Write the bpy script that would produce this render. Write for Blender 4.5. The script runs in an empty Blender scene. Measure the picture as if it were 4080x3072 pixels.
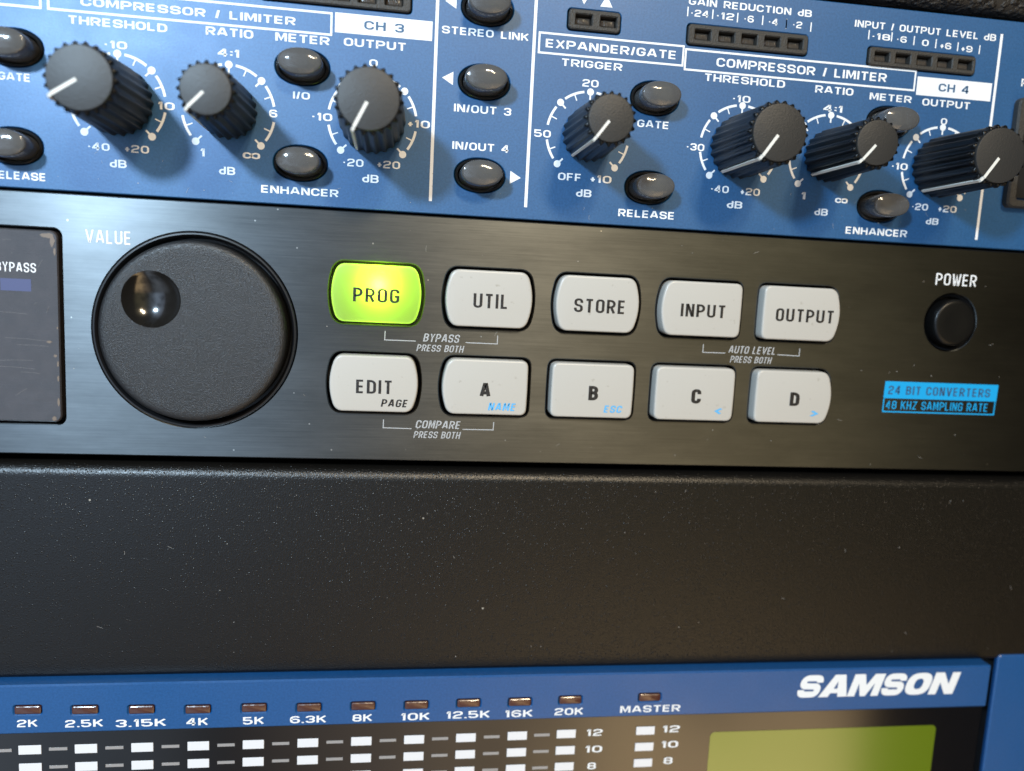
import bpy, math, random
from mathutils import Vector, geometry
random.seed(7)
S = bpy.context.scene
COL = S.collection
MM = 0.001
# ------------------------------------------------------------------ camera
cd = bpy.data.cameras.new("camera"); cam = bpy.data.objects.new("camera", cd); COL.objects.link(cam)
cam.location = (0.0752465, -0.1424823, -0.0105972)
cam.rotation_euler = (1.43817507, -0.05086008, -0.13797993)
cd.sensor_width = 36; cd.lens = 36 * 3174.34 / 4080
cd.clip_start = 0.005; cd.clip_end = 20
cd.dof.use_dof = True; cd.dof.focus_distance = 0.1395; cd.dof.aperture_fstop = 9.5
S.camera = cam
# ------------------------------------------------------------------ room light, lamps, exposure
w = bpy.data.worlds.new("World"); S.world = w; w.use_nodes = True
wn = w.node_tree.nodes; wl = w.node_tree.links
bg = wn["Background"]
# the room as the rack sees it: dark behind, a tan wall ahead to the right, a warmly lit desk top below it, cooler light on the left
def wnode(t, **k):
    n = wn.new("ShaderNode" + t)
    for a, v in k.items(): setattr(n, a, v)
    return n
def wmath(op, a, b=None):
    n = wnode("Math", operation=op)
    for i, v in ((0, a), (1, b)):
        if v is None: continue
        if isinstance(v, (int, float)): n.inputs[i].default_value = v
        else: wl.new(v, n.inputs[i])
    return n.outputs[0]
def wramp(fac, stops):
    r = wnode("ValToRGB"); e = r.color_ramp.elements
    while len(e) < len(stops): e.new(.5)
    for x, (p, c) in zip(e, stops): x.position = p; x.color = (*c, 1)
    wl.new(fac, r.inputs[0]); return r.outputs[0]
def wmix(fac, a, b, blend='MIX'):
    x = wnode("Mix", data_type='RGBA', blend_type=blend)
    if isinstance(fac, (int, float)): x.inputs[0].default_value = fac
    else: wl.new(fac, x.inputs[0])
    wl.new(a, x.inputs[6]); wl.new(b, x.inputs[7]); return x.outputs[2]
tc = wnode("TexCoord"); sp = wnode("SeparateXYZ"); wl.new(tc.outputs["Generated"], sp.inputs[0])
az = wmath('ARCTAN2', sp.outputs[0], wmath('MULTIPLY', sp.outputs[1], -1))          # 0 ahead of the rack, + to the right
azn = wmath('ADD', wmath('DIVIDE', az, math.pi * 2), .5)
el = wmath('ADD', wmath('MULTIPLY', sp.outputs[2], .5), .5)
A_ = lambda d: d / 360 + .5
Z_ = lambda d: math.sin(math.radians(d)) * .5 + .5
nz = wnode("TexNoise"); nz.inputs["Scale"].default_value = 3.2; nz.inputs["Detail"].default_value = 3; wl.new(tc.outputs["Generated"], nz.inputs["Vector"])
wall = wramp(azn, [(0, (.02, .018, .016)), (A_(-70), (.04, .045, .05)), (A_(-48), (.09, .10, .12)), (A_(-42), (.8, 1.0, 1.35)), (A_(-22), (1.2, 1.6, 2.15)), (A_(-10), (.50, .66, .88)), (A_(1), (.17, .20, .21)), (A_(12), (.40, .35, .20)), (A_(29), (.38, .33, .18)), (A_(38), (.012, .010, .009)), (1, (.012, .011, .010))])
desk = wramp(azn, [(0, (.02, .018, .016)), (A_(-70), (.05, .05, .05)), (A_(-40), (.55, .65, .8)), (A_(-20), (.5, .6, .72)), (A_(-12), (.12, .12, .13)), (A_(0), (.7, .55, .42)), (A_(10), (1.5, 1.1, .68)), (A_(18), (2.6, 1.85, 1.0)), (A_(33.5), (2.6, 1.80, .95)), (A_(35), (.012, .010, .009)), (1, (.012, .011, .010))])
below = wramp(el, [(Z_(-24), (1, 1, 1)), (Z_(-15), (0, 0, 0))])
above = wramp(el, [(Z_(34), (1, 1, 1)), (Z_(50), (.10, .10, .10))])
nr = wramp(nz.outputs["Fac"], [(.36, (.40, .40, .42)), (.50, (1, 1, 1)), (.64, (1.2, 1.18, 1.15))])
wl.new(wmix(1.0, wmix(below, wmix(1.0, wall, above, 'MULTIPLY'), desk), nr, 'MULTIPLY'), bg.inputs["Color"])
bg.inputs["Strength"].default_value = 1.0

def lamp(name, az, el, dist, size, power, col, size_y=None, aim=(.095, 0, -.02)):
    """ceiling/desk lamp of the room: az to the right, el up, seen from the rack"""
    l = bpy.data.lights.new(name, 'AREA'); l.size = size; l.energy = power; l.color = col
    l.shape = 'ELLIPSE' if not size_y else 'RECTANGLE'
    l.size_y = size_y or size
    o = bpy.data.objects.new(name, l); COL.objects.link(o)
    a, e = math.radians(az), math.radians(el)
    d = Vector((math.sin(a) * math.cos(e), -math.cos(a) * math.cos(e), math.sin(e)))
    o.location = Vector(aim) + d * dist
    o.rotation_euler = d.to_track_quat('Z', 'Y').to_euler()
    return o
lamp("cool_lamp", -22, 22, .35, .036, 1.65, (.60, .81, 1.0), aim=(.03, 0, .015))
lamp("warm_lamp", 9, 36, 1.6, .16, 10.5, (1.0, .82, .58))
lamp("warm_lamp", 15, 31, 1.7, .16, 6, (1.0, .80, .54))
S.view_settings.view_transform = 'Standard'; S.view_settings.look = 'None'; S.view_settings.exposure = 0; S.view_settings.gamma = 1

# ------------------------------------------------------------------ materials
def mat(name, col, rough=.5, metal=0, **k):
    m = bpy.data.materials.new(name); m.use_nodes = True
    b = m.node_tree.nodes["Principled BSDF"]
    b.inputs["Base Color"].default_value = (*col, 1); b.inputs["Roughness"].default_value = rough; b.inputs["Metallic"].default_value = metal
    for n, v in k.items(): b.inputs[n.replace('_', ' ')].default_value = v
    return m
def N(m, t, **k):
    n = m.node_tree.nodes.new("ShaderNode" + t)
    for a, v in k.items():
        if a in n.inputs: n.inputs[a].default_value = v
        else: setattr(n, a, v)
    return n
def L(m, a, b): m.node_tree.links.new(a, b)
def coords(m, scale):
    t = N(m, "NewGeometry"); mp = N(m, "Mapping"); mp.inputs["Scale"].default_value = scale
    L(m, t.outputs["Position"], mp.inputs["Vector"]); return mp.outputs["Vector"]
def noise(m, scale, detail=3, rough=.6, vec=(1, 1, 1)):
    n = N(m, "TexNoise"); n.inputs["Scale"].default_value = scale; n.inputs["Detail"].default_value = detail; n.inputs["Roughness"].default_value = rough
    L(m, coords(m, vec), n.inputs["Vector"]); return n.outputs["Fac"]
def bump(m, fac, dist, strength=1.0, prev=None):
    b = N(m, "Bump"); b.inputs["Distance"].default_value = dist; b.inputs["Strength"].default_value = strength
    L(m, fac, b.inputs["Height"])
    if prev: L(m, prev.outputs["Normal"], b.inputs["Normal"])
    L(m, b.outputs["Normal"], m.node_tree.nodes["Principled BSDF"].inputs["Normal"]); return b
def ramp(m, fac, stops):
    r = N(m, "ValToRGB"); e = r.color_ramp.elements
    while len(e) < len(stops): e.new(.5)
    for x, (p, c) in zip(e, stops): x.position = p; x.color = (*c, 1) if len(c) == 3 else c
    L(m, fac, r.inputs["Fac"]); return r.outputs["Color"]
def P(m): return m.node_tree.nodes["Principled BSDF"]
def mixc(m, fac, a, b):
    x = N(m, "Mix", data_type='RGBA'); L(m, fac, x.inputs[0])
    for s, v in ((6, a), (7, b)):
        if isinstance(v, tuple): x.inputs[s].default_value = (*v, 1)
        else: L(m, v, x.inputs[s])
    return x.outputs[2]
g = lambda v: (v, v, v)
def specks(m, scale, r, prob):
    v = N(m, "TexVoronoi"); v.inputs["Scale"].default_value = scale; L(m, coords(m, (1, 1, 1)), v.inputs["Vector"])
    a = N(m, "Math", operation='LESS_THAN'); L(m, v.outputs["Distance"], a.inputs[0]); a.inputs[1].default_value = r
    sp_ = N(m, "SeparateColor"); L(m, v.outputs["Color"], sp_.inputs[0])
    b = N(m, "Math", operation='LESS_THAN'); L(m, sp_.outputs[0], b.inputs[0]); b.inputs[1].default_value = prob
    c = N(m, "Math", operation='MULTIPLY'); L(m, a.outputs[0], c.inputs[0]); L(m, b.outputs[0], c.inputs[1]); return c.outputs[0]

BLUE = mat("blue_paint", (.020, .105, .33), .40, .15, Specular_IOR_Level=.9)
L(BLUE, ramp(BLUE, noise(BLUE, 2600, 2), [(.35, (.006, .076, .205)), (.65, (.012, .100, .26))]), P(BLUE).inputs["Base Color"])
L(BLUE, ramp(BLUE, noise(BLUE, 90, 4), [(.3, g(.40)), (.7, g(.48))]), P(BLUE).inputs["Roughness"])
bump(BLUE, noise(BLUE, 3800, 2), .00003, .5)

BLUE2 = mat("deep_blue_paint", (.008, .075, .235), .36, 0, Specular_IOR_Level=.6)
L(BLUE2, ramp(BLUE2, noise(BLUE2, 2600, 2), [(.35, (.007, .066, .205)), (.65, (.011, .082, .25))]), P(BLUE2).inputs["Base Color"])
L(BLUE2, ramp(BLUE2, noise(BLUE2, 70, 4), [(.3, g(.28)), (.7, g(.38))]), P(BLUE2).inputs["Roughness"])
bump(BLUE2, noise(BLUE2, 3800, 2), .00003, .35)

BRUSH = mat("brushed_anodised_aluminium", (.2, .2, .2), .33, 1.0, Anisotropic=.78)
tg = N(BRUSH, "CombineXYZ"); tg.inputs[2].default_value = 1; L(BRUSH, tg.outputs[0], P(BRUSH).inputs["Tangent"])
bn = noise(BRUSH, 130, 5, .75, (.5, 1, 34))
wear = noise(BRUSH, 38, 6, .65, (.5, 1, 1.6))
bc = ramp(BRUSH, bn, [(.3, (.122, .131, .136)), (.7, (.144, .154, .158))])
speck = specks(BRUSH, 300, .045, .30)
wc = ramp(BRUSH, wear, [(.40, g(.82)), (.60, g(1.08))])
mu = N(BRUSH, "Mix", data_type='RGBA', blend_type='MULTIPLY'); mu.inputs[0].default_value = 1; L(BRUSH, bc, mu.inputs[6]); L(BRUSH, wc, mu.inputs[7])
L(BRUSH, mixc(BRUSH, speck, mu.outputs[2], (.42, .42, .40)), P(BRUSH).inputs["Base Color"])
L(BRUSH, ramp(BRUSH, bn, [(.3, g(.30)), (.7, g(.36))]), P(BRUSH).inputs["Roughness"])
bump(BRUSH, bn, .00002, .10)

def grainy(name, col, rough, sc, dist, strength=1.0, spec=.5, coarse=0, grains=False):
    m = mat(name, col, rough); P(m).inputs["Specular IOR Level"].default_value = spec
    b1 = bump(m, ramp(m, noise(m, sc, 2, .5), [(.42, g(0)), (.68, g(1))]), dist, strength)
    if grains:
        v = N(m, "TexVoronoi"); v.inputs["Scale"].default_value = grains; L(m, coords(m, (1, 1, 1)), v.inputs["Vector"])
        r = ramp(m, v.outputs["Distance"], [(.05, g(1)), (.34, g(0))])
        s_ = N(m, "SeparateColor"); L(m, v.outputs["Color"], s_.inputs[0])
        p = N(m, "Math", operation='POWER'); L(m, s_.outputs[0], p.inputs[0]); p.inputs[1].default_value = 1.3
        q = N(m, "Math", operation='MULTIPLY'); L(m, r, q.inputs[0]); L(m, p.outputs[0], q.inputs[1])
        b1 = bump(m, q.outputs[0], .00008, .85, b1)
    if coarse: bump(m, noise(m, sc * .33, 2, .5), dist * 1.2, coarse, b1)
    return m
POWDER = grainy("black_powder_coat", (.004, .0032, .0026), .32, 3800, .00003, .6, .45, 0, 2300)
L(POWDER, mixc(POWDER, specks(POWDER, 260, .05, .12), (.004, .0035, .003), (.30, .28, .24)), P(POWDER).inputs["Base Color"])
WHEELM = grainy("grained_black_plastic", (.013, .013, .014), .38, 6000, .00004, .8, .6, 0, 4600)
TEXB = grainy("rough_black_tolex", (.020, .017, .014), .55, 700, .0005, 1.0, .5, .5)
BEZELM = grainy("matt_black_bezel_plastic", (.035, .032, .028), .55, 3500, .00006, .8)
KNOBM = mat("matt_black_knob_plastic", (.0035, .0035, .0035), .36, 0, Specular_IOR_Level=.32)
CAPM = grainy("grey_black_knob_disc", (.022, .0215, .021), .46, 3800, .00003, .5)
DARK = mat("black_chassis", (.004, .004, .005), .7)
HOLEB = mat("black_moulding", (.008, .008, .009), .35)
GLOSS = mat("black_gloss", (.005, .005, .006), .10, 0, Specular_IOR_Level=.9)
WHITE = mat("white_print", (.80, .81, .82), .5)
bump(WHITE, noise(WHITE, 2000, 2), .00002, .4)
GREYP = mat("grey_print", (.40, .40, .40), .55)
HAIR = mat("fine_scratch", (.16, .15, .15), .5)
INK = mat("black_ink", (.015, .013, .012), .45)
L(INK, ramp(INK, noise(INK, 2500, 3), [(.60, (.015, .013, .012)), (.75, (.10, .095, .09))]), P(INK).inputs["Base Color"])
LINT = mat("lint", (.38, .36, .33), .8)
INKB = mat("blue_ink", (.03, .10, .20), .5)
CYAN = mat("cyan_print", (.0, .33, .68), .5)
CYANT = mat("cyan_ink", (.10, .40, .72), .5)
POINT = mat("white_pointer_paint", (.72, .70, .64), .45)
KEYM = mat("off_white_key_plastic", (.475, .447, .40), .33)
L(KEYM, mixc(KEYM, ramp(KEYM, noise(KEYM, 700, 3), [(.66, g(0)), (.74, g(1))]), (.475, .447, .40), (.38, .35, .30)), P(KEYM).inputs["Base Color"])
bump(KEYM, noise(KEYM, 260, 2), .00004, .3)
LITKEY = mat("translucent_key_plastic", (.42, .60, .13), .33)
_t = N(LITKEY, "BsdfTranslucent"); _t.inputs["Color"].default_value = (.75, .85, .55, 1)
_m = N(LITKEY, "MixShader"); _m.inputs[0].default_value = .7
L(LITKEY, P(LITKEY).outputs[0], _m.inputs[1]); L(LITKEY, _t.outputs[0], _m.inputs[2])
L(LITKEY, _m.outputs[0], LITKEY.node_tree.nodes["Material Output"].inputs[0])
LENS = mat("smoked_clear_plastic", (.33, .325, .32), .10, 0, Transmission_Weight=.75, IOR=1.47)
bump(LENS, noise(LENS, 420, 2), .00025, .35)
LENSIN = mat("smoked_collar", (.010, .010, .010), .22)
LEDM = mat("dark_led_lens", (.060, .048, .038), .16); bump(LEDM, noise(LEDM, 1800, 1, .5, (2.5, 1, .6)), .0002, .6)
REDLED = mat("dark_red_led_window", (.075, .026, .018), .28, 0, Coat_Weight=.5); bump(REDLED, noise(REDLED, 900, 1), .0002, .4)
SEGM = mat("white_bar_segment", (.72, .72, .74), .3)
DASHM = mat("grey_bar_dash", (.30, .285, .28), .35)
LCDM = mat("green_lcd", (.115, .165, .007), .14, 0, Specular_IOR_Level=.8, Coat_Weight=.6, Coat_Roughness=.08)
DISP = mat("scuffed_smoked_window", (.045, .040, .042), .3)
_e = noise(DISP, 330, 5, .7)
P(DISP).inputs["Coat Weight"].default_value = .3
L(DISP, ramp(DISP, noise(DISP, 160, 6, .75, (1, 1, 4)), [(.35, g(.24)), (.7, g(.36))]), P(DISP).inputs["Roughness"])
L(DISP, ramp(DISP, _e, [(.40, (.040, .036, .037)), (.66, (.050, .044, .045)), (.82, (.085, .074, .07))]), P(DISP).inputs["Base Color"])
SCUFF = mat("bare_chipped_edge", (.17, .13, .10), .5)
BLULED = mat("unlit_blue_led", (.07, .08, .17), .35)
MIRROR = mat("polished_black_dimple", (.010, .009, .008), .13, 0, Coat_Weight=.3, Coat_Roughness=.05, Specular_IOR_Level=.7)

# ------------------------------------------------------------------ mesh helpers (millimetres in, metres out; panels lie in XZ, front is -Y)
def obj(name, verts, faces, m, parent=None, smooth=False, loc=None, bev=0):
    me = bpy.data.meshes.new(name)
    me.from_pydata([(x * MM, y * MM, z * MM) for x, y, z in verts], [], faces)
    me.materials.append(m); me.update()
    o = bpy.data.objects.new(name, me); COL.objects.link(o)
    if smooth:
        me.polygons.foreach_set("use_smooth", [True] * len(me.polygons))
        if smooth != 'all':
            me.set_sharp_from_angle(angle=math.radians(smooth if smooth is not True else 40))
    if loc: o.location = [c * MM for c in loc]
    if parent: o.parent = parent
    if bev:
        b = o.modifiers.new("bevel", 'BEVEL'); b.width = bev * MM; b.segments = 3; b.limit_method = 'ANGLE'; b.harden_normals = False
    return o
def root(name, label, cat, loc):
    o = bpy.data.objects.new(name, None); COL.objects.link(o); o.empty_display_size = .01
    o["label"] = label; o["category"] = cat; o.location = [c * MM for c in loc]
    o["_off"] = loc
    return o
class Dev:
    """a rack device: part(...) takes rack coordinates and stores them relative to the device's empty"""
    def __init__(s, name, label, cat, loc): s.o = root(name, label, cat, loc); s.loc = loc; del s.o["_off"]
    def part(s, name, v, f, m, **k):
        a, b, c = s.loc
        return obj(name, [(x - a, y - b, z - c) for x, y, z in v], f, m, parent=s.o, **k)
def box(x0, x1, y0, y1, z0, z1):
    v = [(x, y, z) for x in (x0, x1) for y in (y0, y1) for z in (z0, z1)]
    return v, [(0, 1, 3, 2), (4, 6, 7, 5), (0, 4, 5, 1), (2, 3, 7, 6), (0, 2, 6, 4), (1, 5, 7, 3)]
def join(*vf):
    V, F = [], []
    for v, f in vf:
        n = len(V); V += v; F += [tuple(i + n for i in q) for q in f]
    return V, F
def ellipse(cx, cz, a, b, n=48, pw=2.0):
    r = []
    for i in range(n):
        t = 2 * math.pi * i / n; c, s = math.cos(t), math.sin(t)
        r.append((cx + a * math.copysign(abs(c) ** (2 / pw), c), cz + b * math.copysign(abs(s) ** (2 / pw), s)))
    return r
def rrect(x0, x1, z0, z1, r, n=6):
    out = []
    for cx, cz, a0 in ((x1 - r, z1 - r, 0), (x0 + r, z1 - r, 90), (x0 + r, z0 + r, 180), (x1 - r, z0 + r, 270)):
        for i in range(n + 1):
            a = math.radians(a0 + 90 * i / n); out.append((cx + r * math.cos(a), cz + r * math.sin(a)))
    return out
def keyshape(cx, cz, w, h, bl, br, r, n=6):
    """key outline with bowed or straight left and right sides"""
    def side(sgn, b, up):
        pts = []
        for i in range(9):
            z = (-1 + 2 * i / 8) * (h / 2 - r)
            pts.append((sgn * (w / 2 - b * (z / (h / 2)) ** 2), z))
        return pts if up else pts[::-1]
    R = side(1, br, True); Lf = side(-1, bl, False)
    def corner(p0, c, p1):
        return [tuple((1 - t) ** 2 * p0[k] + 2 * t * (1 - t) * c[k] + t * t * p1[k] for k in (0, 1)) for t in [i / n for i in range(1, n)]]
    tr, tl = (w / 2 - br, h / 2), (-w / 2 + bl, h / 2)
    out = R + corner(R[-1], tr, (tr[0] - r, h / 2)) + [(tr[0] - r, h / 2), (tl[0] + r, h / 2)] + corner((tl[0] + r, h / 2), tl, Lf[0]) + Lf
    out += corner(Lf[-1], (tl[0], -h / 2), (tl[0] + r, -h / 2)) + [(tl[0] + r, -h / 2), (tr[0] - r, -h / 2)] + corner((tr[0] - r, -h / 2), (tr[0], -h / 2), R[0])
    return [(x + cx, z + cz) for x, z in out]
def loft(rings, cap_first=False, cap_last=True):
    """rings: list of (outline, y) with equal point counts"""
    V, F = [], []; n = len(rings[0][0])
    for o_, y in rings: V += [(x, y, z) for x, z in o_]
    for k in range(len(rings) - 1):
        for i in range(n):
            j = (i + 1) % n; F.append((k * n + i, k * n + j, (k + 1) * n + j, (k + 1) * n + i))
    if cap_last: F.append(tuple((len(rings) - 1) * n + i for i in range(n)))
    if cap_first: F.append(tuple(range(n))[::-1])
    return V, F
def plate(outer, holes, y0, depth, ch=.12, grow=None):
    """front sheet with real cut-outs; outer / holes: functions(offset) -> outline"""
    V, F = [], []
    loops = [outer(-ch)] + [h(ch) for h in holes]
    flat = [p for l in loops for p in l]
    V += [(x, y0, z) for x, z in flat]
    F += [tuple(t) for t in geometry.tessellate_polygon([[Vector((x, z, 0)) for x, z in l] for l in loops])]
    for fn, s in [(outer, 1)] + [(h, -1) for h in holes]:
        a, b = fn(-ch * s), fn(0); n = len(a); k = len(V)
        V += [(x, y0, z) for x, z in a] + [(x, y0 + ch, z) for x, z in b] + [(x, y0 + depth, z) for x, z in b]
        for r in (0, 1):
            for i in range(n):
                j = (i + 1) % n; F.append((k + r * n + i, k + r * n + j, k + (r + 1) * n + j, k + (r + 1) * n + i))
    return V, F

# ------------------------------------------------------------------ stroke lettering (flat print built as thin strokes)
c_ = 'r'
GL = {
'A': [[(0, 0), (.40, 1), (.60, 1), (1, 0)], [(.16, .28), (.84, .28)]],
'B': [[(0, .5), (0, 1), (.96, 1, c_), (.96, .52, c_), (.1, .52)], [(0, .55), (0, 0), (1, 0, c_), (1, .52, c_), (.1, .52)]],
'C': [[(1, .70), (1, 1, c_), (0, 1, c_), (0, 0, c_), (1, 0, c_), (1, .30)]],
'D': [[(.5, 0), (1, 0, c_), (1, 1, c_), (0, 1), (0, 0), (.5, 0)]],
'E': [[(1, 1), (0, 1), (0, 0), (1, 0)], [(0, .5), (.94, .5)]],
'F': [[(1, 1), (0, 1), (0, -.09)], [(0, .47), (.88, .47)]],
'G': [[(1, .74), (1, 1, c_), (0, 1, c_), (0, 0, c_), (1, 0, c_), (1, .46), (.52, .46)]],
'H': [[(0, -.09), (0, 1.09)], [(1, -.09), (1, 1.09)], [(0, .5), (1, .5)]],
'I': [[(0, -.09), (0, 1.09)]],
'K': [[(0, -.09), (0, 1.09)], [(1, 1.05), (.10, .42)], [(.36, .60), (1, -.05)]],
'L': [[(0, 1.09), (0, 0), (1, 0)]],
'M': [[(0, -.09), (0, 1), (.14, 1), (.5, .12), (.86, 1), (1, 1), (1, -.09)]],
'N': [[(0, -.09), (0, 1), (.13, 1), (.87, 0), (1, 0), (1, 1.09)]],
'O': [[(.5, 0), (1, 0, c_), (1, 1, c_), (0, 1, c_), (0, 0, c_), (.5, 0)]],
'P': [[(0, -.09), (0, 1), (1, 1, c_), (1, .42, c_), (0, .42)]],
'R': [[(0, -.09), (0, 1), (1, 1, c_), (1, .44, c_), (0, .44)], [(.52, .44), (1, -.06)]],
'S': [[(1, .72), (1, 1, c_), (0, 1, c_), (0, .52, c_), (1, .48, c_), (1, 0, c_), (0, 0, c_), (0, .28)]],
'T': [[(-.08, 1), (1.08, 1)], [(.5, 1), (.5, -.09)]],
'U': [[(0, 1.09), (0, 0, c_), (1, 0, c_), (1, 1.09)]],
'V': [[(0, 1.08), (.46, 0), (.54, 0), (1, 1.08)]],
'W': [[(0, 1.08), (.20, 0), (.30, 0), (.5, .95), (.70, 0), (.80, 0), (1, 1.08)]],
'X': [[(0, 1.08), (1, -.08)], [(1, 1.08), (0, -.08)]],
'Y': [[(0, 1.08), (.5, .45), (1, 1.08)], [(.5, .47), (.5, -.09)]],
'Z': [[(0, 1), (1, 1), (0, 0), (1, 0)]],
'0': [[(.5, 0), (1, 0, c_), (1, 1, c_), (0, 1, c_), (0, 0, c_), (.5, 0)]],
'1': [[(0, .74), (.45, 1), (.8, 1), (.8, -.09)]],
'2': [[(0, .74), (0, 1, c_), (1, 1, c_), (1, .55, c_), (0, .40, c_), (0, 0), (1, 0)]],
'3': [[(0, .78), (0, 1, c_), (1, 1, c_), (1, .52, c_), (.35, .52)], [(.35, .50), (1, .50, c_), (1, 0, c_), (0, 0, c_), (0, .24)]],
'4': [[(.72, -.09), (.72, 1), (.62, 1), (0, .36), (0, .26), (1, .26)]],
'5': [[(.95, 1), (0, 1), (0, .56), (1, .60, c_), (1, 0, c_), (0, 0, c_), (0, .22)]],
'6': [[(.95, .80), (.95, 1, c_), (0, 1, c_), (0, 0, c_), (1, 0, c_), (1, .56, c_), (0, .56)]],
'8': [[(.5, 0), (1, 0, c_), (1, .52, c_), (0, .52, c_), (0, 0, c_), (.5, 0)], [(.2, .54), (.04, .54, c_), (.04, 1, c_), (.96, 1, c_), (.96, .54, c_), (.8, .54)]],
'9': [[(.05, .20), (.05, 0, c_), (1, 0, c_), (1, 1, c_), (0, 1, c_), (0, .44, c_), (1, .44)]],
'd': [[(1, 1.09), (1, 0)], [(1, 0), (0, 0, c_), (0, .62, c_), (1, .62)]],
'-': [[(0, .45), (1, .45)]], '+': [[(-.2, .38), (1.2, .38)], [(.5, .72), (.5, .04)]],
'.': [[(0, -.09), (0, .09)]], ':': [[(0, .12), (0, .30)], [(0, .62), (0, .80)]],
'/': [[(0, -.1), (1, 1.1)]], '<': [[(1, .92), (0, .5), (1, .08)]], '>': [[(0, .92), (1, .5), (0, .08)]],
'INF': [[(.5, .42), (.62, .1, c_), (1, .1, c_), (1, .78, c_), (.62, .78, c_), (.38, .1, c_), (0, .1, c_), (0, .78, c_), (.38, .78, c_), (.5, .46)]],
}
WID = {'I': 0, '1': .5, '.': 0, ':': 0, '-': .45, '+': .60, '/': .45, 'M': 1.18, 'W': 1.35, 'INF': 1.7, 'd': .85, 'T': .95, 'L': .86, 'F': .9, 'E': .9, '<': .8, '>': .8, 'A': 1.12, 'V': 1.1, '3': .95, '4': 1.02}
def strokes(ch, W, H, r, t):
    out = []
    for pl in GL[ch]:
        pts = [((p[0]) * W, p[1] * H, len(p) > 2) for p in pl]
        q = []
        for i, (x, z, f) in enumerate(pts):
            if f and 0 < i < len(pts) - 1:
                a, b = pts[i - 1], pts[i + 1]
                la = math.hypot(a[0] - x, a[1] - z); lb = math.hypot(b[0] - x, b[1] - z)
                rr = min(r, la * (.5 if a[2] else .98), lb * (.5 if b[2] else .98))
                if rr > 1e-4:
                    p0 = (x + (a[0] - x) * rr / la, z + (a[1] - z) * rr / la); p1 = (x + (b[0] - x) * rr / lb, z + (b[1] - z) * rr / lb)
                    k = .62
                    c0 = (p0[0] + (x - p0[0]) * k, p0[1] + (z - p0[1]) * k); c1 = (p1[0] + (x - p1[0]) * k, p1[1] + (z - p1[1]) * k)
                    for s in range(6):
                        u = s / 5; a3 = (1 - u) ** 3; b3 = 3 * u * (1 - u) ** 2; c3 = 3 * u * u * (1 - u); d3 = u ** 3
                        q.append((a3 * p0[0] + b3 * c0[0] + c3 * c1[0] + d3 * p1[0], a3 * p0[1] + b3 * c0[1] + c3 * c1[1] + d3 * p1[1]))
                    continue
            q.append((x, z))
        d = [q[0]]
        for p in q[1:]:
            if math.hypot(p[0] - d[-1][0], p[1] - d[-1][1]) > 1e-4: d.append(p)
        out.append(d)
    return out
def ribbon(pts, t, y, closed=False):
    """flat ribbon of width t along pts with mitred joints; caps are square"""
    n = len(pts); V, F = [], []
    if not closed and n > 2 and math.hypot(pts[0][0] - pts[-1][0], pts[0][1] - pts[-1][1]) < 1e-3: pts = pts[:-1]; closed = True; n -= 1
    for i in range(n):
        p = pts[i]
        a = pts[i - 1] if (i or closed) else None
        b = pts[(i + 1) % n] if (i < n - 1 or closed) else None
        ds = []
        if a is not None: l = math.hypot(p[0] - a[0], p[1] - a[1]) or 1; ds.append(((p[0] - a[0]) / l, (p[1] - a[1]) / l))
        if b is not None: l = math.hypot(b[0] - p[0], b[1] - p[1]) or 1; ds.append(((b[0] - p[0]) / l, (b[1] - p[1]) / l))
        if len(ds) == 1: nx, nz = -ds[0][1], ds[0][0]; m = 1
        else:
            nx, nz = -(ds[0][1] + ds[1][1]), ds[0][0] + ds[1][0]; l = math.hypot(nx, nz)
            if l < .2: nx, nz, m = -ds[0][1], ds[0][0], 1
            else:
                nx /= l; nz /= l; m = min(1.7, 1 / max(.2, -nx * ds[0][1] + nz * ds[0][0]))
        h = t / 2 * m
        V += [(p[0] + nx * h, y, p[1] + nz * h), (p[0] - nx * h, y, p[1] - nz * h)]
    for i in range(n if closed else n - 1):
        j = (i + 1) % n; F.append((2 * i, 2 * i + 1, 2 * j + 1, 2 * j))
    return V, F
LOGO = {
'A': (1.30, [(-.03, 0), (.30, 1), (.70, 1), (1.03, 0), (.68, 0), (.635, .17), (.365, .17), (.32, 0)], [(.43, .37), (.57, .37), (.5, .70)]),
'M': (1.50, [(0, 0), (0, 1), (.34, 1), (.5, .50), (.66, 1), (1, 1), (1, 0), (.76, 0), (.76, .58), (.585, 0), (.415, 0), (.24, .58), (.24, 0)], None),
'N': (1.25, [(0, 0), (0, 1), (.35, 1), (.68, .46), (.68, 1), (1, 1), (1, 0), (.66, 0), (.32, .54), (.32, 0)], None),
'O': (1.22, 'ring', None), 'S': (1.12, 'stroke', None)}
def logo(s, cx, cz, width, h, y):
    tot = sum(LOGO[c][0] for c in s) + .05 * (len(s) - 1); V, F = [], []; x = 0
    for i, ch in enumerate(s):
        w_, kind, hole = LOGO[ch]
        if kind == 'ring': lp = [ellipse(.5, .5, .5, .5, 40, 2.7), ellipse(.5, .5, .175, .24, 24, 2.3)]
        elif kind == 'stroke':
            t = .27; q = strokes('S', 1 - t * 1.15, 1 - t, .36, t)[0]
            v, f = ribbon([(a + t * .575, b + t / 2) for a, b in q], t, 0); v = [(a, c) for a, b, c in v]; lp = None
        else: lp = [kind] + ([hole] if hole else [])
        if lp:
            v = [p for l in lp for p in l]; f = [tuple(t) for t in geometry.tessellate_polygon([[Vector((a, b, 0)) for a, b in l] for l in lp])]
        n = len(V)
        V += [(cx - width / 2 + (x + a * w_) * width / tot + (b - .5) * .30 * h, y - .006 * (i % 2), cz - h / 2 + b * h) for a, b in v]
        F += [tuple(k + n for k in q) for q in f]; x += w_ + .05
    return V, F
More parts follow.
